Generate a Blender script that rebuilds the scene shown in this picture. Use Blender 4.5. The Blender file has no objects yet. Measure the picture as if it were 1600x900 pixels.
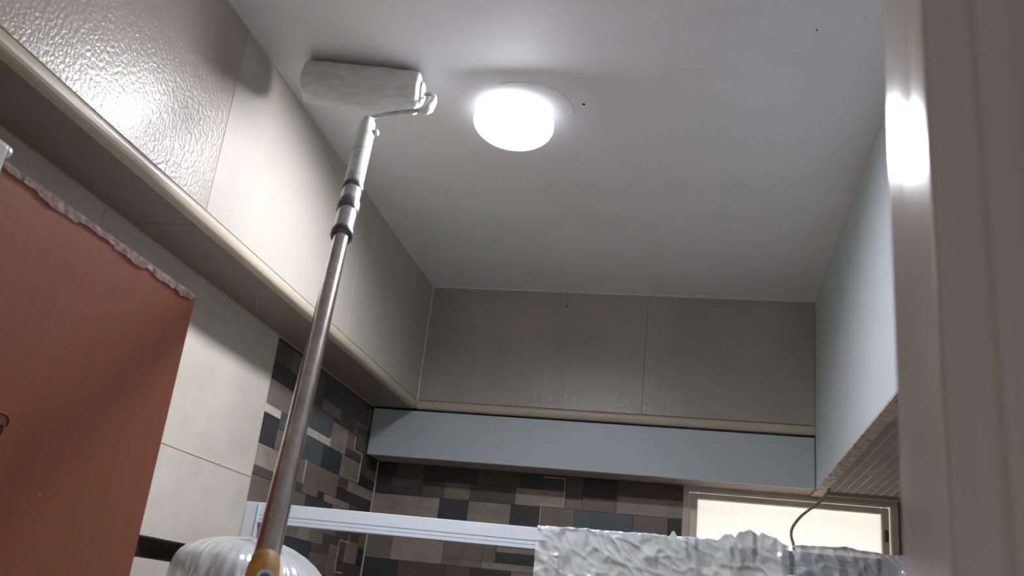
import bpy, bmesh, math, random
from mathutils import Vector, Matrix, noise

random.seed(7)
scene = bpy.context.scene
C = scene.collection
EYE = 1.6                       # camera height; all z below are metres above the floor

# ---------------------------------------------------------------- camera
cam_d = bpy.data.cameras.new('camera')
cam = bpy.data.objects.new('camera', cam_d); C.objects.link(cam)
R_ = Vector((0.97889685, 0.17477745, 0.10589525))
U_ = Vector((-0.03823347, -0.35240505, 0.93506624))
F_ = Vector((-0.20074651, 0.91938214, 0.33828585))
m = Matrix((R_, U_, -F_)).transposed().to_4x4()
m.translation = Vector((0, 0, EYE))
cam.matrix_world = m
cam_d.sensor_width = 36
cam_d.lens = 1447.98 / 1600 * 36
cam_d.clip_start = 0.02
cam_d.dof.use_dof = True
cam_d.dof.focus_distance = 2.6
cam_d.dof.aperture_fstop = 11
scene.camera = cam

# ---------------------------------------------------------------- world, daylight, exposure
w = bpy.data.worlds.new('hall_light'); scene.world = w; w.use_nodes = True
bg = w.node_tree.nodes['Background']
bg.inputs[0].default_value = (1.0, 0.95, 0.92, 1); bg.inputs[1].default_value = 0.17
LAMP = 205.0
DAY = 25.0
ld = bpy.data.lights.new('daylight', 'AREA'); ld.shape = 'RECTANGLE'; ld.size = 1.6; ld.size_y = 1.0
ld.energy = DAY; ld.color = (1.0, 0.965, 0.93)
lo = bpy.data.objects.new('daylight', ld); C.objects.link(lo)
lo.location = (0.33, 3.95, EYE - 0.30)
lo.rotation_euler = (Vector((0.33, 3.47, EYE + 0.15)) - lo.location).to_track_quat('-Z', 'Y').to_euler()
scene.view_settings.view_transform = 'Standard'
scene.view_settings.look = 'None'
scene.view_settings.gamma = 1
scene.view_settings.use_curve_mapping = False
scene.view_settings.exposure = 0.22

# ---------------------------------------------------------------- materials
def s2l(c):
    return tuple((v / 12.92 if v <= 0.04045 else ((v + 0.055) / 1.055) ** 2.4) for v in [x / 255 for x in c])

def mat(name, rgb, rough=0.5, metal=0.0, var=0.0, scale=8.0, stretch=(1, 1, 1), bump=0.0, bscale=None,
        rgb2=None, spec=0.5, coat=0.0, rand=0.0, bdist=0.004, detail=6.0, lo=0.35, hi=0.65, coords='Object'):
    mt = bpy.data.materials.new(name); mt.use_nodes = True
    nt = mt.node_tree; N = nt.nodes; Lk = nt.links
    p = N['Principled BSDF']
    p.inputs['Roughness'].default_value = rough
    p.inputs['Metallic'].default_value = metal
    p.inputs['Specular IOR Level'].default_value = spec
    p.inputs['Coat Weight'].default_value = coat
    base = s2l(rgb)
    p.inputs['Base Color'].default_value = (*base, 1)
    if coords == 'World':
        g = N.new('ShaderNodeNewGeometry'); src = g.outputs['Position']
    else:
        tc = N.new('ShaderNodeTexCoord'); src = tc.outputs[coords]
    mp = N.new('ShaderNodeMapping'); mp.inputs['Scale'].default_value = stretch
    Lk.new(src, mp.inputs['Vector'])
    col = None
    if var > 0 or rgb2:
        n = N.new('ShaderNodeTexNoise'); n.inputs['Scale'].default_value = scale; n.inputs['Detail'].default_value = detail
        n.inputs['Roughness'].default_value = 0.62
        Lk.new(mp.outputs[0], n.inputs['Vector'])
        r = N.new('ShaderNodeValToRGB')
        c2 = s2l(rgb2) if rgb2 else tuple(v * (1 - var) for v in base)
        c1 = base if rgb2 else tuple(min(1, v * (1 + var)) for v in base)
        r.color_ramp.elements[0].position = lo; r.color_ramp.elements[1].position = hi
        r.color_ramp.elements[0].color = (*c2, 1); r.color_ramp.elements[1].color = (*c1, 1)
        Lk.new(n.outputs['Fac'], r.inputs['Fac'])
        col = r.outputs['Color']
    if rand > 0:
        oi = N.new('ShaderNodeObjectInfo')
        mr = N.new('ShaderNodeMapRange'); mr.inputs['To Min'].default_value = 1 - rand; mr.inputs['To Max'].default_value = 1 + rand
        Lk.new(oi.outputs['Random'], mr.inputs['Value'])
        mx = N.new('ShaderNodeMix'); mx.data_type = 'RGBA'; mx.blend_type = 'MULTIPLY'; mx.inputs['Factor'].default_value = 1
        if col: Lk.new(col, mx.inputs['A'])
        else: mx.inputs['A'].default_value = (*base, 1)
        cb = N.new('ShaderNodeCombineColor')
        for k in range(3): Lk.new(mr.outputs[0], cb.inputs[k])
        Lk.new(cb.outputs[0], mx.inputs['B'])
        col = mx.outputs['Result']
    if col: Lk.new(col, p.inputs['Base Color'])
    if bump > 0:
        b = N.new('ShaderNodeBump'); b.inputs['Strength'].default_value = bump; b.inputs['Distance'].default_value = bdist
        n2 = N.new('ShaderNodeTexNoise'); n2.inputs['Scale'].default_value = bscale or scale * 4; n2.inputs['Detail'].default_value = 3
        Lk.new(mp.outputs[0], n2.inputs['Vector'])
        Lk.new(n2.outputs['Fac'], b.inputs['Height']); Lk.new(b.outputs[0], p.inputs['Normal'])
    return mt

def emit(name, rgb, strength):
    mt = bpy.data.materials.new(name); mt.use_nodes = True
    p = mt.node_tree.nodes['Principled BSDF']
    p.inputs['Base Color'].default_value = (0.9, 0.9, 0.9, 1)
    p.inputs['Emission Color'].default_value = (*s2l(rgb), 1)
    p.inputs['Emission Strength'].default_value = strength
    return mt

def plastic_film(name, tint, clear, rough=0.10, bscale=26.0, bstr=0.5):
    mt = bpy.data.materials.new(name); mt.use_nodes = True
    nt = mt.node_tree; N = nt.nodes; Lk = nt.links
    N.remove(N['Principled BSDF']); out = N['Material Output']
    tr = N.new('ShaderNodeBsdfTransparent'); tr.inputs[0].default_value = (0.93, 0.94, 0.95, 1)
    di = N.new('ShaderNodeBsdfDiffuse'); di.inputs[0].default_value = (*s2l(tint), 1)
    tl = N.new('ShaderNodeBsdfTranslucent'); tl.inputs[0].default_value = (*s2l(tint), 1)
    gl = N.new('ShaderNodeBsdfGlossy'); gl.inputs['Roughness'].default_value = rough; gl.inputs[0].default_value = (1, 1, 1, 1)
    a = N.new('ShaderNodeMixShader'); a.inputs[0].default_value = 0.2
    b = N.new('ShaderNodeMixShader'); b.inputs[0].default_value = clear
    c = N.new('ShaderNodeMixShader')
    fr = N.new('ShaderNodeFresnel'); fr.inputs[0].default_value = 1.5
    tc = N.new('ShaderNodeTexCoord')
    mp = N.new('ShaderNodeMapping'); mp.inputs['Scale'].default_value = (1, 1, 0.55); mp.inputs['Rotation'].default_value = (0, 0.35, 0)
    n = N.new('ShaderNodeTexNoise'); n.inputs['Scale'].default_value = bscale * .42; n.inputs['Detail'].default_value = 3
    n.inputs['Distortion'].default_value = 0.6; n.noise_type = 'RIDGED_MULTIFRACTAL'; n.inputs['Lacunarity'].default_value = 2.1
    bm_ = N.new('ShaderNodeBump'); bm_.inputs['Strength'].default_value = bstr; bm_.inputs['Distance'].default_value = 0.03
    Lk.new(tc.outputs['Object'], mp.inputs[0]); Lk.new(mp.outputs[0], n.inputs['Vector']); Lk.new(n.outputs['Fac'], bm_.inputs['Height'])
    for s in (di, gl, fr): Lk.new(bm_.outputs[0], s.inputs['Normal'])
    Lk.new(di.outputs[0], a.inputs[1]); Lk.new(tl.outputs[0], a.inputs[2])
    Lk.new(a.outputs[0], b.inputs[1]); Lk.new(tr.outputs[0], b.inputs[2])
    ad = N.new('ShaderNodeMath'); ad.operation = 'ADD'; ad.inputs[1].default_value = 0.14; ad.use_clamp = True
    Lk.new(fr.outputs[0], ad.inputs[0]); Lk.new(ad.outputs[0], c.inputs[0]); Lk.new(b.outputs[0], c.inputs[1]); Lk.new(gl.outputs[0], c.inputs[2])
    Lk.new(c.outputs[0], out.inputs['Surface'])
    return mt

M = {}
M['ceiling'] = mat('ceiling_paint', (238, 237, 239), 0.6, var=0.03, scale=3, bump=0.05, bscale=60, coords='World', spec=0.3)
M['caulk'] = mat('white_sealant', (225, 223, 218), 0.5)
M['hole'] = mat('drill_hole', (18, 16, 16), 0.9)
M['beige_gloss'] = mat('beige_textured_tile', (178, 171, 160), 0.31, var=0.07, scale=2.2, bump=0.9, bscale=125, coords='World', spec=0.5, bdist=0.0015)
M['beige'] = mat('beige_smooth_tile', (186, 181, 170), 0.42, var=0.06, scale=2.0, bump=0.25, bscale=70, coords='World', spec=0.4, bdist=0.002)
M['beige_wall'] = mat('beige_wall_tile', (202, 197, 184), 0.48, var=0.07, scale=5, stretch=(1, 1, 1.6), bump=0.3, bscale=14, coords='World', spec=0.4, bdist=0.004)
M['beige_back'] = mat('grey_beige_tile', (170, 164, 156), 0.25, var=0.09, scale=2.2, bump=0.9, bscale=120, coords='World', spec=0.5, bdist=0.002)
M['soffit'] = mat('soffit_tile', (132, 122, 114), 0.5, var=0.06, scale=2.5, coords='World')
M['mould'] = mat('moulding_tile', (190, 178, 160), 0.35, var=0.05, scale=6, coords='World')
M['grout'] = mat('grout', (96, 90, 84), 0.9, var=0.1, scale=20)
M['beige_grout'] = mat('beige_grout', (176, 168, 155), 0.85)
M['pale_grout'] = mat('pale_grout', (205, 196, 180), 0.85)
M['plaster'] = mat('plaster', (190, 184, 174), 0.8, var=0.06, scale=4)
M['floor'] = mat('floor_tile', (226, 224, 220), 0.4, var=0.12, scale=6)
M['black_strip'] = mat('black_glass_strip', (14, 11, 10), 0.08, spec=0.6)
tone = {'l': (196, 190, 178), 't': (140, 130, 119), 'g': (112, 105, 97), 'd': (82, 75, 70), 'k': (54, 53, 54), 'b': (60, 62, 67), 's': (84, 88, 92)}
for k, c in tone.items():
    M['tone_' + k] = mat('slate_tile_' + k, tuple(v * 1.07 for v in c), 0.5, var=0.16, scale=13, stretch=(1, 1, 1.8), bump=0.35, bscale=30, rand=0.10, coords='World', bdist=0.003)
M['loft_white'] = mat('pale_blue_laminate', (205, 212, 214), 0.38, var=0.015, scale=3, coords='World', spec=0.4)
M['box_grey'] = mat('grey_blue_laminate', (182, 190, 193), 0.42, var=0.02, scale=2.5, coords='World', spec=0.4)
M['raw_edge'] = mat('peeling_board_edge', (196, 180, 162), 0.75, rgb2=(100, 88, 80), scale=60, lo=0.38, hi=0.47, bump=0.5, bscale=60, coords='World')
M['board'] = mat('board_underside', (166, 153, 142), 0.7, var=0.08, scale=9, coords='World')
M['mesh'] = mat('mesh_wire', (222, 212, 200), 0.5, var=0.1, scale=30)
M['mesh_back'] = mat('mesh_backing', (128, 116, 107), 0.7, var=0.12, scale=9)
M['win_frame'] = mat('window_frame_paint', (208, 196, 184), 0.6, var=0.1, scale=14, coords='World')
M['sash'] = mat('window_sash_paint', (226, 220, 210), 0.5, var=0.06, scale=10)
M['latch'] = mat('window_latch_metal', (110, 98, 88), 0.45, metal=0.6)
M['alu'] = mat('white_aluminium', (214, 221, 230), 0.32, var=0.015, scale=5, spec=0.5)
M['alu_line'] = mat('aluminium_groove', (150, 160, 172), 0.4)
M['jamb'] = mat('jamb_gloss_paint', (212, 202, 192), 0.16, var=0.06, scale=5, stretch=(6, 6, 0.6), bump=0.25, bscale=16, coords='World', bdist=0.002, spec=0.6)
M['door'] = mat('door_red_brown_laminate', (182, 108, 78), 0.36, rgb2=(168, 96, 69), scale=7, stretch=(1, 14, 0.8), coords='World', lo=0.25, hi=0.75, spec=0.45)
M['chip'] = mat('chipped_door_core', (206, 180, 170), 0.8, rgb2=(150, 118, 108), scale=60, bump=0.6, bscale=90, coords='World')
M['ink'] = mat('dark_red_pen', (46, 16, 12), 0.6)
M['wood_spot'] = mat('bare_wood_spot', (214, 170, 130), 0.7)
M['white_plastic'] = mat('white_plastic', (236, 240, 238), 0.3)
M['housing'] = mat('lamp_housing', (226, 226, 226), 0.5)
M['lamp'] = emit('lamp_diffuser', (246, 247, 255), LAMP)
M['rim_glow'] = emit('lamp_added_rim_glow', (246, 247, 255), LAMP * 0.006)  # weak rim glow added to brighten the ceiling around the lamp
M['nap'] = mat('paint_loaded_nap', (218, 217, 214), 0.8, rgb2=(240, 240, 238), scale=16, stretch=(1, 5, 5), bump=0.9, bscale=120, bdist=0.004)
M['wet_paint'] = mat('wet_white_paint', (226, 228, 226), 0.25, spec=0.6)
M['wire'] = mat('paint_smeared_wire', (196, 198, 197), 0.35, rgb2=(150, 152, 152), scale=40, metal=0.2)
M['handle'] = mat('pale_green_handle', (226, 234, 230), 0.32, rgb2=(150, 164, 158), scale=22, lo=0.3, hi=0.5, spec=0.6)
M['collar'] = mat('dark_grey_collar', (66, 68, 78), 0.4, rgb2=(120, 122, 128), scale=40)
M['ferrule'] = mat('silver_ferrule', (190, 190, 192), 0.3, metal=0.7, var=0.12, scale=30)
M['pole'] = mat('brushed_steel_pole', (200, 194, 188), 0.2, metal=1.0, rgb2=(168, 160, 152), scale=6, stretch=(8, 8, 1))
M['pole_up'] = mat('paint_spotted_pole', (186, 180, 174), 0.3, metal=0.9, rgb2=(120, 112, 106), scale=30, lo=0.3, hi=0.5)
M['grip'] = mat('yellow_wood_grip', (236, 188, 104), 0.5, rgb2=(200, 140, 62), scale=18, stretch=(4, 4, 0.7))
M['sticker'] = mat('blue_sticker', (70, 116, 170), 0.35)
M['film'] = plastic_film('white_plastic_film', (244, 247, 248), 0.30, bscale=55)
M['film_clear'] = plastic_film('clear_plastic_film', (225, 230, 236), 0.50, bscale=55)
M['film_dome'] = plastic_film('wrapping_plastic_film', (246, 247, 248), 0.40, bscale=18)
M['heater'] = mat('grey_white_enamel', (176, 180, 184), 0.3)
M['cable'] = mat('grey_cable', (146, 130, 112), 0.6)

def window_glass():
    mt = bpy.data.materials.new('frosted_glass'); mt.use_nodes = True
    N = mt.node_tree.nodes; Lk = mt.node_tree.links
    p = N['Principled BSDF']; p.inputs['Base Color'].default_value = (0.8, 0.79, 0.77, 1); p.inputs['Roughness'].default_value = 0.5
    tl = N.new('ShaderNodeBsdfTranslucent'); tl.inputs[0].default_value = (0.95, 0.93, 0.9, 1)
    mx = N.new('ShaderNodeMixShader'); mx.inputs[0].default_value = 0.85
    Lk.new(p.outputs[0], mx.inputs[1]); Lk.new(tl.outputs[0], mx.inputs[2]); Lk.new(mx.outputs[0], N['Material Output'].inputs[0])
    return mt
M['pane'] = window_glass()

# ---------------------------------------------------------------- mesh helpers
def link(name, me, material, parent=None):
    o = bpy.data.objects.new(name, me); C.objects.link(o)
    if material and not me.materials: me.materials.append(material)
    if parent: o.parent = parent
    return o

def from_bm(name, bm, material, parent=None, smooth=False):
    me = bpy.data.meshes.new(name); bmesh.ops.recalc_face_normals(bm, faces=bm.faces); bm.to_mesh(me); bm.free()
    if smooth:
        for f in me.polygons: f.use_smooth = True
    return link(name, me, material, parent)

def add_box(bm, x0, x1, y0, y1, z0, z1, bevel=0.0, seg=1):
    r = bmesh.ops.create_cube(bm, size=1)
    for v in r['verts']:
        v.co = Vector(((x0 + x1) / 2 + v.co.x * (x1 - x0), (y0 + y1) / 2 + v.co.y * (y1 - y0), (z0 + z1) / 2 + v.co.z * (z1 - z0)))
    if bevel > 0:
        es = list({e for v in r['verts'] for e in v.link_edges})
        bmesh.ops.bevel(bm, geom=es, offset=bevel, segments=seg, affect='EDGES', profile=0.5)

def box(name, b, material, parent=None, bevel=0.0, seg=1):
    bm = bmesh.new(); add_box(bm, *b, bevel=bevel, seg=seg)
    return from_bm(name, bm, material, parent)

def boxes(name, bs, material, parent=None, bevel=0.0):
    bm = bmesh.new()
    for b in bs: add_box(bm, *b, bevel=bevel)
    return from_bm(name, bm, material, parent)

def frame_of(d):
    d = d.normalized(); a = Vector((0, 0, 1)) if abs(d.z) < 0.9 else Vector((1, 0, 0))
    x = d.cross(a).normalized(); return x, d.cross(x).normalized()

def add_tube(bm, pts, radii, n=16, caps=True):
    pts = [Vector(p) for p in pts]; rings = []
    if not hasattr(radii, '__len__'): radii = [radii] * len(pts)
    x = y = None
    for i, p in enumerate(pts):
        d = (pts[min(i + 1, len(pts) - 1)] - pts[max(i - 1, 0)])
        if d.length < 1e-7: d = pts[-1] - pts[0]
        d.normalize()
        if x is None: x, y = frame_of(d)
        else:
            x = (x - d * x.dot(d)).normalized(); y = d.cross(x).normalized()
        rings.append([bm.verts.new(p + (x * math.cos(2 * math.pi * k / n) + y * math.sin(2 * math.pi * k / n)) * radii[i]) for k in range(n)])
    for a, b in zip(rings, rings[1:]):
        for k in range(n): bm.faces.new((a[k], a[(k + 1) % n], b[(k + 1) % n], b[k]))
    if caps:
        bm.faces.new(rings[0][::-1]); bm.faces.new(rings[-1])
    return rings

def tube(name, pts, radii, material, parent=None, n=16):
    bm = bmesh.new(); add_tube(bm, pts, radii, n)
    return from_bm(name, bm, material, parent, smooth=True)

def lathe_axis(name, a, b, prof, material, parent=None, n=28):
    """prof: (t 0..1 along a->b, radius)"""
    a = Vector(a); b = Vector(b); x, y = frame_of(b - a); bm = bmesh.new(); rings = []
    for t, r in prof:
        c = a.lerp(b, t)
        rings.append([bm.verts.new(c + (x * math.cos(2 * math.pi * k / n) + y * math.sin(2 * math.pi * k / n)) * max(r, 1e-4)) for k in range(n)])
    for p, q in zip(rings, rings[1:]):
        for k in range(n): bm.faces.new((p[k], p[(k + 1) % n], q[(k + 1) % n], q[k]))
    bm.faces.new(rings[0][::-1]); bm.faces.new(rings[-1])
    o = from_bm(name, bm, material, parent)
    for f in o.data.polygons: f.use_smooth = len(f.vertices) == 4
    o.data.set_sharp_from_angle(angle=math.radians(40))
    return o

def prism_x(name, prof, x0, x1, material, parent=None):
    """profile of (y, z) swept along x"""
    bm = bmesh.new()
    a = [bm.verts.new((x0, y, z)) for y, z in prof]; b = [bm.verts.new((x1, y, z)) for y, z in prof]; n = len(prof)
    for k in range(n): bm.faces.new((a[k], a[(k + 1) % n], b[(k + 1) % n], b[k]))
    bm.faces.new(a[::-1]); bm.faces.new(b)
    return from_bm(name, bm, material, parent)

def prism_z(name, prof, z0, z1, material, parent=None, smooth_angle=None):
    bm = bmesh.new()
    a = [bm.verts.new((x, y, z0)) for x, y in prof]; b = [bm.verts.new((x, y, z1)) for x, y in prof]; n = len(prof)
    for k in range(n): bm.faces.new((a[k], a[(k + 1) % n], b[(k + 1) % n], b[k]))
    bm.faces.new(a[::-1]); bm.faces.new(b)
    o = from_bm(name, bm, material, parent)
    if smooth_angle:
        for f in o.data.polygons: f.use_smooth = True
        o.data.set_sharp_from_angle(angle=math.radians(smooth_angle))
    return o

def empty(name, loc):
    o = bpy.data.objects.new(name, None); C.objects.link(o); o.location = loc
    o.empty_display_size = 0.1
    return o

def adopt(root, *objs):
    """parent finished parts to the thing's Empty, keeping them where they stand"""
    bpy.context.view_layer.update()
    for o in objs:
        o.parent = root; o.matrix_parent_inverse = root.matrix_world.inverted()

def tag(o, label=None, cat=None, group=None, kind=None):
    if label: o['label'] = label
    if cat: o['category'] = cat
    if group: o['group'] = group
    if kind: o['kind'] = kind
    return o

# a tile of unit size per material; each tile object scales it
_unit = {}
def unit_tile(key, material):
    if key not in _unit:
        bm = bmesh.new(); add_box(bm, -.5, .5, -.5, .5, -.5, .5, bevel=0.008)
        me = bpy.data.meshes.new('tile_' + key); bmesh.ops.recalc_face_normals(bm, faces=bm.faces); bm.to_mesh(me); bm.free()
        me.materials.append(material); _unit[key] = me
    return _unit[key]

def tile(name, key, material, b, parent):
    if not key.startswith('tone_'):
        return box(name, b, material, parent, bevel=.0008)
    o = bpy.data.objects.new(name, unit_tile(key, material)); C.objects.link(o)
    o.location = ((b[0] + b[1]) / 2, (b[2] + b[3]) / 2, (b[4] + b[5]) / 2)
    o.scale = (b[1] - b[0], b[3] - b[2], b[5] - b[4])
    o.parent = parent
    return o

# ================================================================ the room
XL, XB = -1.20, -1.03            # left wall, face of the left beam
YW, YB = 3.444, 3.28             # back wall, face of the back beam
ZC = EYE + 1.20                  # ceiling
ZB = EYE + 0.712                 # underside of the beams
XR = 0.95                        # right wall
XF = 0.40                        # face of the loft
ZL = EYE + 0.526                 # underside of the loft
YD = 0.42                        # inner face of the front wall
g = 0.0008                       # half a joint

ceil = tag(box('ceiling', (XL - .1, XR + .1, .30, YW + .1, ZC, ZC + .1), M['ceiling']), 'freshly painted flat white ceiling', kind='structure')
boxes('sealant_line', [(XB, XF, YB - .004, YB + .002, ZC - .004, ZC + .002)], M['caulk'], ceil)
boxes('sealant_line', [(XB - .002, XB + .004, YD, YB, ZC - .004, ZC + .002)], M['caulk'], ceil)
for x, y, r in ((-.299, 1.947, .004), (.21, 1.665, .0022)):
    lathe_axis('drill_hole', (x, y, ZC - .0006), (x, y, ZC + .002), [(0, r), (1, r)], M['hole'], ceil, 10)
tag(box('floor', (XL - .1, XR + .1, -1.2, YW + .1, -.1, 0), M['floor']), 'tiled bathroom floor', kind='structure')

# ---- left wall: slab, beam with tiles, beige tiles, slate mosaic
wl = tag(box('wall_left', (XL - .1, XL - .008, .30, YW + .1, 0, ZC), M['grout']), 'left wall of beige tiles and slate mosaic below a tiled beam', kind='structure')
beam = box('beam', (XL - .008, XB - .009, YD, YW, ZB + .008, ZC), M['beige_grout'], wl)
YJ = [YD, .760, 1.626, 2.490, YB]
for i in range(4):
    k = 'beige_gloss' if i in (0, 1) else 'beige'
    if i == 3: k = 'beige'
    tile('beam_tile', k, M[k], (XB - .009, XB, YJ[i] + g / 2, YJ[i + 1] - g / 2, ZB + .034, ZC - .001), beam)
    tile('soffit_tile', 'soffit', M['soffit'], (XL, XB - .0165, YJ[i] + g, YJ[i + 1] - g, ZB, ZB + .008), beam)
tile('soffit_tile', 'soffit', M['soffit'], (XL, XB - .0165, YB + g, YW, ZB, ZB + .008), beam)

def round_profile(y0, sgn):      # half-round nosing seen in section: (offset, z)
    pts = []
    for k in range(9):
        a = -math.pi / 2 + math.pi * k / 8
        pts.append((y0 + sgn * .011 * math.cos(a), ZB + .0165 + .0165 * math.sin(a)))
    return pts
bm = bmesh.new()
pr = round_profile(XB - .004, 1) + [(XB - .016, ZB + .033), (XB - .016, ZB)]
a = [bm.verts.new((x, YD, z)) for x, z in pr]; b = [bm.verts.new((x, YB - .004, z)) for x, z in pr]
for k in range(len(pr)): bm.faces.new((a[k], a[(k + 1) % len(pr)], b[(k + 1) % len(pr)], b[k]))
bm.faces.new(a); bm.faces.new(b[::-1])
from_bm('edge_moulding', bm, M['mould'], beam)

yT = 2.405                       # where beige ends and mosaic begins
rows = [(-1.60, -1.185), (-1.183, -.768), (-.766, -.352), (-.35, .050), (.095, .303), (.305, .7125)]
for z0, z1 in rows:
    for y0, y1 in ((YD, .675), (.675, 1.540), (1.540, yT)):
        tile('wall_tile', 'beige_wall', M['beige_wall'], (XL - .008, XL, y0 + g, y1 - g, EYE + z0 + g, EYE + z1 - g), wl)
tile('border_strip', 'black_strip', M['black_strip'], (XL - .008, XL + .001, YD, yT - .003, EYE + .0515, EYE + .0935), wl)

S = 0.0125
def mosaic(data, u0, z0, parent, plane):
    for it in data.split(';'):
        t = it[-1]; i, j, w_, h_ = [int(v) for v in it[:-1].split(',')]
        a0, a1 = u0 + i * S + .0007, u0 + (i + w_) * S - .0007
        c0, c1 = EYE + z0 + j * S + .0007, EYE + z0 + (j + h_) * S - .0007
        d = random.choice((0, .0006, .0012, .0018))
        if plane == 'L': bb = (XL - .010, XL - .001 + d, a0, a1, c0, c1)
        else: bb = (a0, a1, YW + .001 - d, YW + .010, c0, c1)
        tile('slate_tile', 'tone_' + t, M['tone_' + t], bb, parent)
MOS_L = '0,67,10,5d;10,67,10,5g;20,66,3,6s;23,63,9,9d;32,66,17,6b;49,66,19,6d;68,65,7,7g;75,67,7,5g;0,63,17,4k;17,63,3,4d;75,62,7,5g;20,63,3,3d;32,63,14,3g;46,62,12,4d;58,65,10,1g;58,62,3,3g;61,58,13,7d;74,62,1,3d;0,57,17,6g;17,57,4,6d;21,57,21,6s;42,62,4,1k;42,55,12,7t;54,57,7,5g;74,55,8,7k;61,57,7,1g;68,52,6,6d;0,55,9,2l;9,53,9,4s;18,53,2,4t;20,55,22,2l;54,55,14,2d;0,48,9,7k;20,49,18,6s;38,49,14,6b;52,49,16,6t;74,52,8,3g;9,48,7,5g;16,49,4,4g;68,49,14,3k;16,45,5,4g;21,43,8,6g;29,41,10,8g;39,43,13,6g;52,46,8,3d;60,46,20,3t;80,46,2,3t;0,43,16,5t;52,43,9,3k;61,43,21,3b;16,43,5,2k;0,41,16,2d;16,41,3,2g;19,41,10,2d;39,41,5,2k;44,41,20,2t;64,38,12,5d;76,38,6,5k;0,33,10,8g;10,33,8,8g;18,36,14,5g;32,37,19,4b;51,37,13,4t;64,37,4,1d;68,33,8,5d;76,32,6,6g;32,35,16,2d;48,33,9,4g;57,33,11,4d;18,35,9,1k;27,35,5,1k;18,30,1,5b;19,30,12,5g;31,30,7,5t;38,30,10,5g;0,28,9,5k;9,27,9,6g;48,31,13,2d;61,27,5,6d;66,27,10,6t;76,27,6,5k;48,30,6,1d;54,21,7,10g;18,24,1,6s;19,25,22,5b;41,28,13,2d;0,23,9,5d;41,23,13,5g;9,22,9,5k;61,22,21,5d;19,21,22,4g;18,18,1,6s;0,18,9,5t;41,18,9,5s;50,19,4,4d;9,16,9,6t;61,18,21,4k;19,15,9,6g;28,17,13,4g;54,16,7,5d;50,15,4,4k;0,13,9,5s;18,14,1,4g;41,14,9,4g;61,13,21,5g;28,12,9,5t;37,12,4,5g;9,11,9,5s;54,11,7,5t;19,10,9,5g;50,10,4,5g;18,8,1,6d;41,10,9,4d;0,8,9,5g;61,9,16,4s;77,8,5,5s;28,7,13,5t;9,6,9,5g;54,6,7,5g;19,5,9,5t;41,5,13,5g;61,4,16,5t;0,2,9,6b;18,4,1,4d;77,3,5,5g;28,1,12,6g;40,2,1,5d;9,0,9,6d;54,2,7,4g;19,0,9,5g;41,0,13,5k;18,0,1,4d;61,0,12,4g;73,0,4,4g;77,0,5,3g;0,0,9,2g;40,0,1,2g;54,0,7,2d;28,0,12,1d'
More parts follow.
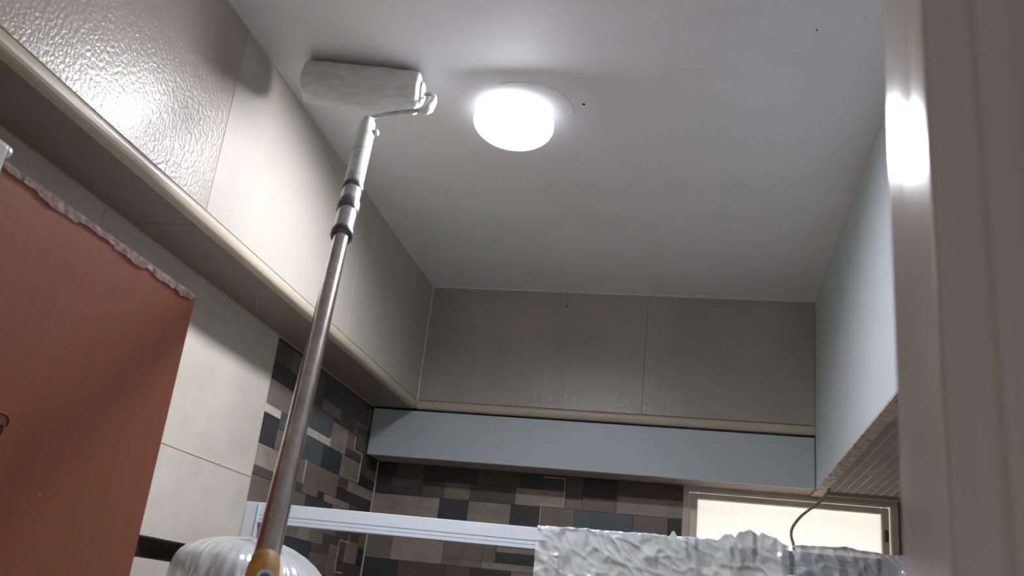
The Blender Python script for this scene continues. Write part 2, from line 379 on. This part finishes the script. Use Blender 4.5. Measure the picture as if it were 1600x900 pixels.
MOS_B = '152,68,12,4s;164,67,8,5b;152,63,12,5d;164,63,8,4g;0,62,16,2t;16,62,16,2t;32,63,16,1b;48,63,22,1g;70,61,16,3g;86,61,7,3b;32,62,13,1g;45,58,7,5d;52,58,7,5d;59,62,9,1k;68,61,2,2s;152,58,12,5b;164,58,8,5g;0,54,6,8k;6,61,9,1d;15,54,13,8k;28,61,4,1g;32,54,13,8d;59,52,5,10d;64,61,4,1t;6,54,9,7d;28,54,4,7b;64,53,10,8k;74,54,19,7d;45,54,7,4k;52,54,7,4b;152,53,20,5b;0,52,5,2d;5,52,10,2g;15,49,7,5d;22,49,8,5g;30,49,14,5d;44,49,15,5t;74,49,19,5t;64,49,10,4g;152,48,9,5t;161,48,11,5g;0,49,6,3k;6,49,9,3b;59,49,5,3g;0,41,21,8t;21,41,9,8b;30,41,13,8t;43,41,9,8k;52,41,10,8g;62,42,17,7s;79,41,10,8g;89,41,4,8k;152,44,20,4d;152,40,20,4t;62,38,9,4b;71,37,8,5g;0,39,16,2d;16,39,9,2d;25,40,16,1t;41,40,16,1d;57,37,5,4g;79,36,14,5g;25,39,11,1t;36,32,4,8g;40,35,15,5t;55,35,2,5s;152,34,16,6g;168,36,4,4t;0,30,8,9g;8,30,16,9t;24,32,12,7g;62,32,9,6d;57,33,5,4b;71,31,8,6d;79,31,14,5b;168,31,4,5d;40,32,16,3k;56,30,1,5k;152,28,16,6t;57,28,5,5g;24,30,12,2g;36,30,20,2t;62,27,9,5g;71,26,22,5g;168,26,4,5g;0,22,11,8k;11,23,14,7d;25,25,8,5d;33,26,12,4k;45,26,11,4g;56,26,1,4g;57,24,5,4d;152,23,9,5b;161,23,7,5d;62,23,9,4d;33,20,12,6d;45,21,12,5d;71,22,12,4g;83,22,10,4d;168,22,4,4g;25,19,8,6b;57,19,5,5k;11,17,9,6b;20,19,5,4b;62,18,9,5d;152,18,16,5s;0,18,9,4t;9,16,2,6g;71,16,16,6g;87,17,6,5d;168,17,4,5t;45,17,12,4s;33,14,12,6b;20,15,12,4k;32,15,1,4k;57,15,5,4g;0,14,9,4b;62,13,9,5s;152,12,9,6k;161,14,7,4g;11,11,9,6g;45,13,9,4d;54,13,3,4b;87,13,6,4t;168,11,4,6s;9,11,2,5g;71,10,16,6t;93,11,22,5g;115,10,9,6g;124,11,12,5d;136,12,9,4k;145,12,7,4g;20,10,9,5d;29,11,4,4b;57,10,5,5b;0,9,9,5d;33,10,9,4g;42,10,3,4s;161,9,7,5g;45,9,12,4t;62,8,9,5g;87,8,6,5k;136,7,16,5s;152,6,9,6k;9,6,11,5g;29,5,4,6s;93,6,16,5g;109,7,6,4g;124,5,9,6g;133,5,3,6b;168,5,4,6t;20,5,9,5s;33,6,12,4d;57,6,5,4g;71,6,12,4b;83,6,4,4d;115,5,9,5b;0,5,9,4k;45,5,12,4d;161,4,7,5d;62,4,9,4g;87,3,6,5b;109,3,6,4t;136,2,16,5t;9,2,9,4g;18,0,2,6g;33,2,12,4g;57,2,5,4s;71,2,9,4g;80,0,7,6d;93,0,12,6k;105,0,4,6s;152,1,9,5b;0,0,9,5k;20,0,13,5d;45,0,12,5d;115,0,12,5d;127,0,9,5b;168,1,4,4g;62,0,9,4g;161,0,7,4g;87,0,6,3d;109,0,6,3g;9,0,9,2d;33,0,9,2s;42,0,3,2k;57,0,5,2g;71,0,9,2g;136,0,9,2k;145,0,7,2d;152,0,9,1g;168,0,4,1t'
mosaic(MOS_L, 2.41, -.2, wl, 'L')
# slate below the mosaic seen from the door, in plain courses
for r in range(14):
    y = 2.41; z1 = EYE - .2 - r * .1
    while y < YW - .02:
        w_ = min(random.choice((.15, .2, .3)), YW - .009 - y)
        k = random.choice('kdggtsb')
        tile('slate_tile', 'tone_' + k, M['tone_' + k], (XL - .010, XL, y + g, y + w_ - g, z1 - .1 + g, z1 - g), wl); y += w_
def grout_line(pts, plane, parent, t=.0016):
    for (u0, z0), (u1, z1) in zip(pts, pts[1:]):
        a0, a1 = min(u0, u1) - t, max(u0, u1) + t; c0, c1 = EYE + min(z0, z1) - t, EYE + max(z0, z1) + t
        if plane == 'L': box('grout_line', (XL - .004, XL + .0016, a0, a1, c0, c1), M['pale_grout'], parent)
        else: box('grout_line', (a0, a1, YW - .0016, YW + .004, c0, c1), M['pale_grout'], parent)
grout_line([(3.159, 0.566), (3.159, 0.522), (3.253, 0.522), (3.253, 0.421), (3.165, 0.421)], 'L', wl)
grout_line([(2.764, 0.412), (2.764, 0.344)], 'L', wl)
grout_line([(2.925, 0.518), (2.925, 0.489)], 'L', wl)
grout_line([(3.254, 0.235), (3.254, 0.208), (3.164, 0.208), (3.164, 0.101), (3.239, 0.101)], 'L', wl)
grout_line([(yT + .002, -.2), (yT + .002, .704)], 'L', wl, .0034)
grout_line([(1.54, .304), (yT, .304)], 'L', wl, .0021)
box('grout_line', (XL - .004, XL + .003, YW - .003, YW + .004, EYE - .3, EYE + .53), M['pale_grout'], wl)
box('sealant_line', (XL, XL + .004, YD, YB, ZB - .003, ZB + .001), M['mould'], wl)

# ---- back wall with the window opening
WX0, WX1, WZ0, WZ1 = -.038, .692, EYE - .02, EYE + .537
wb = tag(boxes('wall_back', [(XL - .1, WX0, YW + .008, YW + .1, 0, ZC), (WX1, XR + .1, YW + .008, YW + .1, 0, ZC),
                             (WX0, WX1, YW + .008, YW + .1, 0, WZ0), (WX0, WX1, YW + .008, YW + .1, WZ1, ZC)], M['grout']),
         'back wall with slate mosaic and a tiled beam across the top', kind='structure')
beam = box('beam', (XB, XR, YB + .009, YW + .008, ZB + .008, ZC), M['beige_grout'], wb)
for x0, x1 in ((XB, -.195), (-.195, XF)):
    tile('beam_tile', 'beige_back', M['beige_back'], (x0 + g / 2, x1 - g / 2, YB, YB + .009, ZB + .034, ZC - .001), beam)
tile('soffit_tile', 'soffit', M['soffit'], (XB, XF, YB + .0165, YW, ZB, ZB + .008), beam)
pr = [(y, z) for y, z in round_profile(YB + .004, -1)] + [(YB + .016, ZB + .033), (YB + .016, ZB)]
prism_x('edge_moulding', pr, XB + .004, XF - .001, M['mould'], beam)
boxes('sealant_line', [(XB, XB + .004, YB - .003, YB + .001, ZB + .03, ZC)], M['caulk'], beam)
lathe_axis('drill_hole', (-.497, YB - .0006, EYE + 1.143), (-.497, YB + .003, EYE + 1.143), [(0, .0035), (1, .0035)], M['hole'], beam, 10)
mosaic(MOS_B, -1.2, -.2, wb, 'B')
for r in range(14):
    x = XL; z1 = EYE - .2 - r * .1
    while x < XR - .02:
        w_ = min(random.choice((.15, .2, .3)), XR - x)
        k = random.choice('kdggtsb')
        tile('slate_tile', 'tone_' + k, M['tone_' + k], (x + g, x + w_ - g, YW, YW + .010, z1 - .1 + g, z1 - g), wb); x += w_
for i in range(4):
    tile('wall_tile', 'beige_wall', M['beige_wall'], (WX0 + i * .1825 + g, WX0 + (i + 1) * .1825 - g, YW, YW + .010, EYE - .2 + g, WZ0 - g), wb)

grout_line([(-0.551, 0.417), (-0.551, 0.346)], 'B', wb)
grout_line([(-0.55, 0.522), (-0.468, 0.522), (-0.468, 0.422), (-0.553, 0.422)], 'B', wb)
tag(box('wall_right', (XR, XR + .1, .30, YW + .1, 0, ZC), M['plaster']), 'right wall behind the loft', kind='structure')

# ---- front wall around the doorway
XJ = 0.086
tag(boxes('wall_front', [(XL - .1, -.755, .30, YD, 0, ZC), (.14, XR + .1, .30, YD, 0, ZC), (-.755, .14, .30, YD, EYE + .45, ZC)], M['plaster']),
    'wall around the doorway', kind='structure')
fr = tag(empty('door_frame', (XJ, .39, 0)), 'glossy painted door jamb standing close at the right edge', 'door frame', kind='structure')
jp = [(.0857, .420), (.0861, .4135), (.0893, .364), (.0898, .3605), (.0915, .3585), (.0935, .3577),
      (.1040, .3560), (.1056, .3552), (.1066, .3535), (.1070, .3510), (.1085, .3490), (.1110, .3480), (.1300, .3440), (.1500, .3440), (.1500, .420)]
jamb = prism_z('jamb', jp, 0, EYE + .45, M['jamb'], smooth_angle=50)
lj = prism_z('jamb', [(-.735, .36), (-.735, .42), (-.76, .42), (-.76, .36)], 0, EYE + .45, M['jamb'])
hd = box('head', (-.76, .15, .36, .42, EYE + .405, EYE + .45), M['jamb'])
adopt(fr, jamb, lj, hd)

# ---- window
wn = tag(empty('window_1', ((WX0 + WX1) / 2, YW, WZ0)), 'low wide frosted window glowing with daylight', kind='structure')
y0, y1 = YW - .002, YW + .05
fp = []
for b_ in ((WX0, WX0 + .022, y0, y1, WZ0, WZ1), (WX1 - .022, WX1, y0, y1, WZ0, WZ1), (WX0 + .022, WX1 - .022, y0, y1, WZ1 - .022, WZ1), (WX0 + .022, WX1 - .022, y0, y1, WZ0, WZ0 + .022)):
    fp.append(box('frame', b_, M['win_frame'], bevel=.002))
sx0, sx1, sz0, sz1 = WX0 + .024, WX1 - .030, WZ0 + .024, WZ1 - .026
ys, ye = YW + .008, YW + .036
for b_ in ((sx0, sx0 + .028, ys, ye, sz0, sz1), (sx1 - .024, sx1, ys, ye, sz0, sz1), (sx0 + .028, sx1 - .024, ys, ye, sz1 - .022, sz1), (sx0 + .028, sx1 - .024, ys, ye, sz0, sz0 + .028)):
    fp.append(box('sash', b_, M['sash'], bevel=.003))
fp.append(box('pane', (sx0 + .026, sx1 - .022, YW + .022, YW + .026, sz0 + .024, sz1 - .020), M['pane']))
lt = boxes('latch', [(sx1 - .016, sx1 - .004, YW - .004, YW + .009, EYE + .395, EYE + .435)], M['latch'], bevel=.002)
fp.append(lt)
adopt(wn, *fp)

# ================================================================ fixed boxes under the ceiling
lf = tag(empty('storage_loft', (.68, 2.0, ZL)), 'pale blue-white loft box hanging from the ceiling along the right side', 'loft')
p1 = box('front_panel', (XF, XF + .018, YD + .01, YB - .002, ZL + .004, ZC - .001), M['loft_white'], bevel=.001)
bm = bmesh.new(); add_box(bm, XF + .001, XF + .036, YD + .01, YW - .03, ZL, ZL + .016)
p2 = from_bm('bottom_edge', bm, M['raw_edge'])
p3 = box('floor_board', (XF + .036, XR - .001, YD + .01, YW - .03, ZL + .020, ZL + .032), M['mesh_back'])
bm = bmesh.new()
for i in range(17):
    x = XF + .046 + i * .030
    if x < XR - .005: add_box(bm, x - .0007, x + .0007, YD + .02, YW - .045, ZL + .0165, ZL + .0197)
y = YD + .03
while y < YW - .05:
    add_box(bm, XF + .040, XR - .004, y - .0007, y + .0007, ZL + .0172, ZL + .0197); y += .0105
p4 = tag(from_bm('wire_mesh', bm, M['mesh']), kind='stuff')
p5 = box('end_batten', (XF + .036, XR - .001, YW - .045, YW - .03, ZL + .004, ZL + .020), M['board'])
adopt(lf, p1, p2, p3, p4, p5)

bx = tag(empty('boxed_duct', (-.4, 3.36, EYE + .53)), 'long pale grey box panel fixed under the back beam', 'boxing')
q1 = box('front_panel', (XL + .006, XF - .0015, YB + .002, YB + .016, EYE + .530, EYE + .704), M['box_grey'], bevel=.0012)
q2 = box('underside_board', (XL + .006, XF - .0015, YB + .016, YW - .006, EYE + .532, EYE + .546), M['board'])
q3 = box('top_board', (XL + .006, XF - .0015, YB + .016, YW - .006, EYE + .690, EYE + .703), M['board'])
adopt(bx, q1, q2, q3)

# ---- cable hanging from the loft corner
cp = [(.436, 3.22, .527), (.424, 3.21, .502), (.396, 3.19, .470), (.361, 3.17, .440), (.338, 3.15, .418), (.318, 3.13, .392), (.305, 3.10, .368), (.300, 3.06, .342), (.301, 3.0, .31), (.305, 2.95, .25), (.31, 2.9, .15)]
def smooth_path(p, n=6):
    p = [Vector(v) for v in p]; out = []
    for i in range(len(p) - 1):
        a = p[max(i - 1, 0)]; b = p[i]; c = p[i + 1]; d = p[min(i + 2, len(p) - 1)]
        for k in range(n):
            t = k / n
            out.append(0.5 * ((2 * b) + (c - a) * t + (2 * a - 5 * b + 4 * c - d) * t * t + (3 * b - a - 3 * c + d) * t ** 3))
    return out + [p[-1]]
tag(tube('cable', smooth_path([(x, y, z + EYE) for x, y, z in cp]), .0045, M['cable'], n=8), 'thin beige cable dangling from the loft corner in front of the window', 'cable')

# ================================================================ ceiling lamp
LX, LY, LZ = -.475, 1.978, ZC - .041
tl = math.radians(11)                                # the lamp has come loose and hangs tilted towards the door
nrm = Vector((0, -math.sin(tl), -math.cos(tl))); LC = Vector((LX, LY, LZ))
lamp = tag(empty('ceiling_lamp', (LX, LY, ZC)), 'round glowing white lamp hanging slightly tilted from the ceiling', 'lamp')
l1 = lathe_axis('housing', LC - nrm * .010, LC - nrm * .0008, [(0, .086), (.3, .0975), (.8, .0980), (1, .0975)], M['housing'], n=64)
l2 = lathe_axis('diffuser', LC - nrm * .002, LC + nrm * .0060, [(0, .0985), (.20, .0980), (.42, .085), (.62, .068), (.80, .049), (.93, .029), (1, .006)], M['lamp'], n=64)
l3 = lathe_axis('spring_clip', LC - nrm * .009 + Vector((.06, -.02, 0)), Vector((LX + .05, LY - .02, ZC)), [(0, .002), (1, .002)], M['latch'], n=8)
l4 = lathe_axis('spring_clip', LC - nrm * .009 + Vector((-.06, -.02, 0)), Vector((LX - .05, LY - .02, ZC)), [(0, .002), (1, .002)], M['latch'], n=8)
l5 = lathe_axis('added_glow_rim', LC - nrm * .012, LC + nrm * .0005, [(0, .0975), (.1, .1005), (.8, .1010), (1, .0990)], M['rim_glow'], n=64)  # rim shaped to shield the diffuser's grazing light; its own glow is added
adopt(lamp, l1, l2, l3, l4, l5)
bm = bmesh.new(); n = 40; rr = []
for k in range(n + 1):
    a = math.radians(-115 + 135 * k / n); hgt = .0012 + .0010 * abs(noise.noise(Vector((k * .3, 0, 0))))
    rr.append([bm.verts.new((-.443 + q * math.cos(a), 1.962 + q * math.sin(a), ZC - z)) for q, z in ((.112, -.001), (.1125, hgt), (.1150, hgt), (.1165, -.001))])
for p, q in zip(rr, rr[1:]):
    for k in range(3): bm.faces.new((p[k], p[k + 1], q[k + 1], q[k]))
from_bm('paint_ridge', bm, M['ceiling'], ceil)

# ================================================================ shower partition
PY = 2.41
pt = tag(empty('shower_partition', (-1.17, PY + .02, 0)), 'white aluminium shower partition frame running out from the left wall', 'partition')
zt = EYE + .236; zb = EYE + .182
prof = [(PY, zt - .001), (PY, zb + .022), (PY + .0022, zb + .021), (PY + .0022, zb + .019), (PY, zb + .018), (PY, zb + .012), (PY + .0022, zb + .011), (PY + .0022, zb + .009), (PY - .002, zb + .008), (PY - .002, zb + .001), (PY, zb), (PY + .04, zb), (PY + .04, zt), (PY + .001, zt)]
r1 = prism_x('top_rail', prof, -1.156, .93, M['alu'])
r2 = box('post', (XL + .002, -1.160, PY, PY + .04, 0, zt), M['alu'], bevel=.0012)
r3 = box('post', (.93, XR - .002, PY, PY + .04, 0, zt), M['alu'], bevel=.0012)
r4 = box('edge_bead', (-1.160, -1.154, PY - .004, PY + .01, 0, zt - .002), M['alu'], bevel=.001)
r5 = box('bottom_rail', (-1.160, .93, PY, PY + .04, 0, .05), M['alu'], bevel=.0012)
adopt(pt, r1, r2, r3, r4, r5)

def interp(tab, x):
    if x <= tab[0][0]: return tab[0][1]
    for (a, b), (c, d) in zip(tab, tab[1:]):
        if x <= c: return b + (d - b) * (x - a) / (c - a)
    return tab[-1][1]

def drape(name, x0, x1, tops, drop_f, drop_b, amp, seed, material, gap=.006):
    bm = bmesh.new(); nu = int((x1 - x0) / .003); nv1 = 130; grid = []
    for i in range(nu + 1):
        x = x0 + (x1 - x0) * i / nu; top = EYE + interp(tops, x); col = []
        for j in range(nv1 + 31):
            if j <= nv1:                       # front, from the hem up
                s = j / nv1; z = top - drop_f * (1 - s); y = PY - gap; out = -1; hgt = (1 - s)
            else:
                s = (j - nv1) / 30
                if s < .3: z = top + .002 * math.sin(s / .3 * math.pi); y = PY - gap + (.04 + 2 * gap) * s / .3; out = 0; hgt = 0
                else: z = top - drop_b * (s - .3) / .7; y = PY + .04 + gap; out = 1; hgt = (s - .3)
            p = Vector((x * 9 + seed, z * 3.0 + x * 1.5, seed * 2.3 + (3 if out > 0 else 0)))
            fold = 1 - abs(noise.noise(p) * 2)                       # long folds
            wq = noise.noise(Vector((x * 7, z * 7, seed + 9))) * .7
            q = Vector(((x * .86 + z * .5) * 44 + wq * 2, (-x * .5 + z * .86) * 12, seed))
            q2 = Vector(((x * .9 - z * .42) * 13 + 4, (x * .42 + z * .9) * 40 + wq * 2, seed * 3))
            c1 = max(0, 1 - abs(noise.noise(q)) * 4.5); c2 = max(0, 1 - abs(noise.noise(q2)) * 5)
            d = amp * (.25 + .75 * min(1, hgt * 3 + .25)) * (fold * .9) + amp * .17 * c1 + amp * .15 * c2 + amp * .10 * noise.noise(q * .5)
            d = max(d, 0)
            y += out * d + (0 if out else noise.noise(q) * .003)
            z += .004 * noise.noise(Vector((x * 40, s * 9, seed)))
            xx = x + .006 * noise.noise(Vector((x * 12, z * 10, seed + 5)))
            col.append(bm.verts.new((xx, y, z)))
        grid.append(col)
    for a, b in zip(grid, grid[1:]):
        for k in range(len(a) - 1): bm.faces.new((a[k], a[k + 1], b[k + 1], b[k]))
    return from_bm(name, bm, material, smooth=True)

t1 = [(-.385, .240), (-.30, .243), (-.20, .2425), (-.10, .246), (-.052, .242), (-.046, .256), (-.040, .256), (-.034, .244), (.03, .247), (.06, .245), (.075, .261), (.093, .262), (.100, .254), (.112, .270), (.135, .276), (.157, .266), (.166, .272), (.18, .266), (.200, .263), (.215, .252), (.235, .244)]
tag(drape('plastic_sheet', -.386, .232, t1, .46, .30, .016, 3.1, M['film']), 'crumpled white translucent plastic sheet bunched over the middle of the partition rail', 'plastic sheet')
t2 = [(.19, .249), (.25, .249), (.33, .252), (.36, .254), (.40, .251), (.46, .247), (.52, .244), (.90, .244)]
tag(drape('plastic_sheet', .242, .78, t2, .34, .22, .017, 8.7, M['film_clear'], gap=.004), 'clearer plastic sheet wrapped over the rail below the window', 'plastic sheet')

# ================================================================ plastic-wrapped wall fixture
HX, HY, HR = -.955, 2.02, .150
hz = EYE + .085
wh = tag(empty('wrapped_fixture', (XL, HY, hz - .45)), 'rounded white fixture wrapped in clear plastic beside the left wall', 'wrapped fixture')
h1 = lathe_axis('body', (HX, HY, hz - .45), (HX, HY, hz), [(0, .10), (.06, .138), (.12, HR), (.80, HR), (.87, .142), (.94, .115), (.985, .06), (1, .02)], M['heater'], n=40)
h2 = box('wall_bracket', (XL + .001, HX - HR + .02, HY - .06, HY + .06, hz - .32, hz - .15), M['heater'], bevel=.004)
bm = bmesh.new(); n = 220; rings = []
pf = [(-.50, .155), (-.42, .160), (-.34, .162), (-.27, .164), (-.2, .166), (-.16, .167), (-.13, .168), (-.11, .169), (-.09, .170), (-.08, .170), (-.07, .170), (-.06, .1695), (-.05, .169), (-.0425, .168), (-.035, .167), (-.028, .165), (-.022, .162), (-.010, .150), (.000, .132), (.008, .108), (.014, .078), (.018, .045), (.020, .015)]
for dz, r in pf:
    ring = []
    for k in range(n):
        a = 2 * math.pi * k / n; ca, sa = math.cos(a), math.sin(a)
        w_ = min(1, max(0, -dz * 9 + .15))
        f1 = max(0, 1 - abs(noise.noise(Vector((ca * 8, sa * 8, dz * 2.0 + 3))) * 4)) * .016 * w_ + noise.noise(Vector((ca * 3, sa * 3, dz * 3))) * .012 * w_
        f2 = noise.noise(Vector((ca * 12, sa * 12, dz * 12))) * .006
        rr = r + f1 + f2
        ring.append(bm.verts.new((HX + ca * rr, HY + sa * rr, hz + .012 + dz - .05 * max(0, ca) * (r / .17) ** 2 * (1 if dz > -.06 else .4) + .004 * noise.noise(Vector((ca * 5, sa * 5, dz * 8))))))
    rings.append(ring)
for a, b in zip(rings, rings[1:]):
    for k in range(n): bm.faces.new((a[k], a[(k + 1) % n], b[(k + 1) % n], b[k]))
bm.faces.new(rings[-1])
h3 = from_bm('plastic_wrap', bm, M['film_dome'], smooth=True)
adopt(wh, h1, h2, h3)

# ================================================================ door leaf, standing open along the left
DX = -.70; DT = EYE + .385; DY0, DY1 = YD + .004, 1.131
dr = tag(empty('door_1', (DX - .018, DY0, .01)), 'red-brown wooden door standing open, its top edge chipped', kind='structure')
d1 = box('leaf', (DX - .034, DX, DY0, DY1, .01, DT), M['door'], bevel=.0012)
# chipped top edge: broken flakes of core with ragged lower outline
bm = bmesh.new(); y = DY0 + .01; low = []
while y < DY1 - .012:
    low.append((y, DT - .0075 - .0035 * noise.noise(Vector((y * 30, 1, 2))) - (.0035 if noise.noise(Vector((y * 14, 4, 0))) > .0 else 0) - .0012 * random.random())); y += .0045
low.append((DY1 - .004, DT - .004))
fa, fb, ta, tb = [], [], [], []
for y, z in low:
    fa.append(bm.verts.new((DX + .0012, y, z))); ta.append(bm.verts.new((DX + .0012, y, DT + .0008)))
    fb.append(bm.verts.new((DX - .002, y, z))); tb.append(bm.verts.new((DX - .002, y, DT + .0008)))
for k in range(len(low) - 1):
    bm.faces.new((fa[k], fa[k + 1], ta[k + 1], ta[k])); bm.faces.new((fa[k + 1], fa[k], fb[k], fb[k + 1])); bm.faces.new((ta[k], ta[k + 1], tb[k + 1], tb[k]))
d2 = from_bm('chipped_edge', bm, M['chip'])
cr = []
for k in range(0, len(low) - 1):
    if noise.noise(Vector((low[k][0] * 21, 9, 3))) > -.05: cr.append(k)
bm = bmesh.new()
for k in cr:
    (ya, za), (yb, zb_) = low[k], low[k + 1]
    add_tube(bm, [(DX + .0012, ya, za), (DX + .0012, yb, zb_)], .0005, 5)
d3 = from_bm('crack_line', bm, M['ink'])
hp = [(.795, .150), (.806, .1525), (.816, .148), (.822, .146), (.832, .1465), (.839, .1445), (.842, .1400), (.8415, .1365), (.838, .1345), (.834, .1352), (.836, .1310), (.8355, .1270), (.832, .1225), (.826, .1195), (.815, .113), (.80, .110)]
d4 = tube('pen_drawing', smooth_path([(DX + .0003, y, EYE + z) for y, z in hp], 4), .0011, M['ink'], n=6)
d5 = lathe_axis('bare_spot', (DX - .001, .920, EYE + .077), (DX + .0006, .920, EYE + .077), [(0, .0022), (1, .0018)], M['wood_spot'], n=10)
d5.scale = (1, 1, 1)
adopt(dr, d1, d2, d3, d4, d5)

hk = tag(empty('door_hook', (DX - .017, .700, DT)), 'small rounded white plastic hook sitting on top of the red-brown door', 'hook')
k1 = box('strap', (DX - .042, DX + .008, .665, .7335, DT + .001, DT + .016), M['white_plastic'], bevel=.0070, seg=4)
k2 = box('front_tab', (DX + .002, DX + .010, .672, .722, DT - .030, DT + .012), M['white_plastic'], bevel=.0035, seg=3)
adopt(hk, k1, k2)

# ================================================================ paint roller on its pole
HT = Vector((-.759, 1.75, EYE + 1.034)); P0 = Vector((-.424, .92, EYE + .027)); DIR = P0 - HT
at = lambda t: HT + DIR * t
RA = Vector((-.938, 1.756, ZC - .0535)); RB = Vector((-.668, 1.812, ZC - .0535))
ax = (RB - RA).normalized()
pr_ = tag(empty('paint_roller', at(1.08)), 'paint-loaded roller on a long steel extension pole pressed to the ceiling', 'paint roller')
bm = bmesh.new(); n = 64; rings = []; X_, Y_ = frame_of(ax); nt_ = 60; L_ = (RB - RA).length
for i in range(nt_ + 1):
    t = i / nt_; e = min(t, 1 - t) * L_
    base = .0530 * math.sqrt(max(0, 1 - max(0, (.010 - e) / .010) ** 2 * .45))
    c = RA.lerp(RB, t); ring = []
    for k in range(n):
        a = 2 * math.pi * k / n; dv = X_ * math.cos(a) + Y_ * math.sin(a)
        r = base - .0022 + .0020 * noise.noise(c * 55 + dv * 6) + .0012 * noise.noise(c * 160 + dv * 14)
        ring.append(bm.verts.new(c + dv * r))
    rings.append(ring)
for a, b in zip(rings, rings[1:]):
    for k in range(n): bm.faces.new((a[k], a[(k + 1) % n], b[(k + 1) % n], b[k]))
bm.faces.new(rings[0][::-1]); bm.faces.new(rings[-1])
s1 = from_bm('roller_sleeve', bm, M['nap'], smooth=True)
s2 = lathe_axis('end_cap', RB - ax * .002, RB + ax * .010, [(0, .030), (.6, .028), (1, .018)], M['wet_paint'])
s3 = lathe_axis('end_cap', RA + ax * .002, RA - ax * .008, [(0, .030), (.7, .027), (1, .012)], M['wet_paint'])
wp = [RB, RB + ax * .018, Vector((-.643, 1.825, ZC - .050)), Vector((-.638, 1.822, ZC - .066)), Vector((-.640, 1.812, ZC - .088)), Vector((-.646, 1.800, ZC - .104)), Vector((-.660, 1.790, ZC - .113)), Vector((-.70, 1.780, ZC - .124)), Vector((-.735, 1.770, ZC - .138)), Vector((-.756, 1.760, ZC - .152)), at(.012)]
s4 = tube('wire_frame', smooth_path(wp, 5), .0052, M['wire'], n=10)
bl = [Vector((-.641, 1.824, ZC - .052)), Vector((-.638, 1.822, ZC - .066)), Vector((-.640, 1.812, ZC - .088)), Vector((-.645, 1.801, ZC - .103)), Vector((-.660, 1.790, ZC - .113))]
s5 = tube('paint_blob', smooth_path(bl, 4), [.006, .0085, .0075, .009, .008, .0105, .0085, .0115, .010, .012, .0135, .012, .013, .0105, .008, .007, .006], M['wet_paint'], n=12)
s6 = lathe_axis('handle', at(-.004), at(.285), [(0, .008), (.02, .0145), (.07, .0175), (.16, .0185), (.22, .0205), (.27, .0195), (.5, .0192), (.8, .0188), (1, .0185)], M['handle'])
s7 = tube('thumb_knob', [at(.058) + Vector((.016, .0, .0)), at(.058) + Vector((.029, -.004, .0))], [.008, .007], M['wet_paint'], n=12)
cl = [lathe_axis('ferrule', at(.285), at(.440), [(0, .0178), (.3, .0178), (.32, .0182), (1, .0168)], M['ferrule'])]
for t0, t1, r in ((.278, .296, .0205), (.335, .368, .0208), (.425, .440, .0195)):
    cl.append(lathe_axis('collar', at(t0), at(t1), [(0, r - .002), (.2, r), (.8, r), (1, r - .002)], M['collar']))
s8 = lathe_axis('pole', at(.43), at(1.0), [(0, .0132), (.18, .0134), (1, .0136)], M['pole'])
s9 = lathe_axis('grip', at(.992), at(1.16), [(0, .0142), (.04, .0158), (.10, .0168), (.6, .0172), (1, .0165)], M['grip'])
xg, yg = frame_of(DIR)
tow = (Vector((0, 0, EYE)) - at(1.005)).normalized(); tow = (tow - DIR.normalized() * tow.dot(DIR.normalized())).normalized()
sd = at(1.020) + tow * .0160 + DIR.normalized().cross(tow) * -.003
sB = lathe_axis('sticker', sd, sd + tow * .0014, [(0, .0085), (1, .008)], M['white_plastic'], n=20)
sd2 = sd + DIR.normalized() * .002 + tow * .0008
sC = lathe_axis('sticker_print', sd2, sd2 + tow * .0012, [(0, .0055), (1, .005)], M['sticker'], n=16)
adopt(pr_, s1, s2, s3, s4, s6, *cl, s8, s9)
adopt(s4, s5); adopt(s6, s7); adopt(s9, sB, sC)
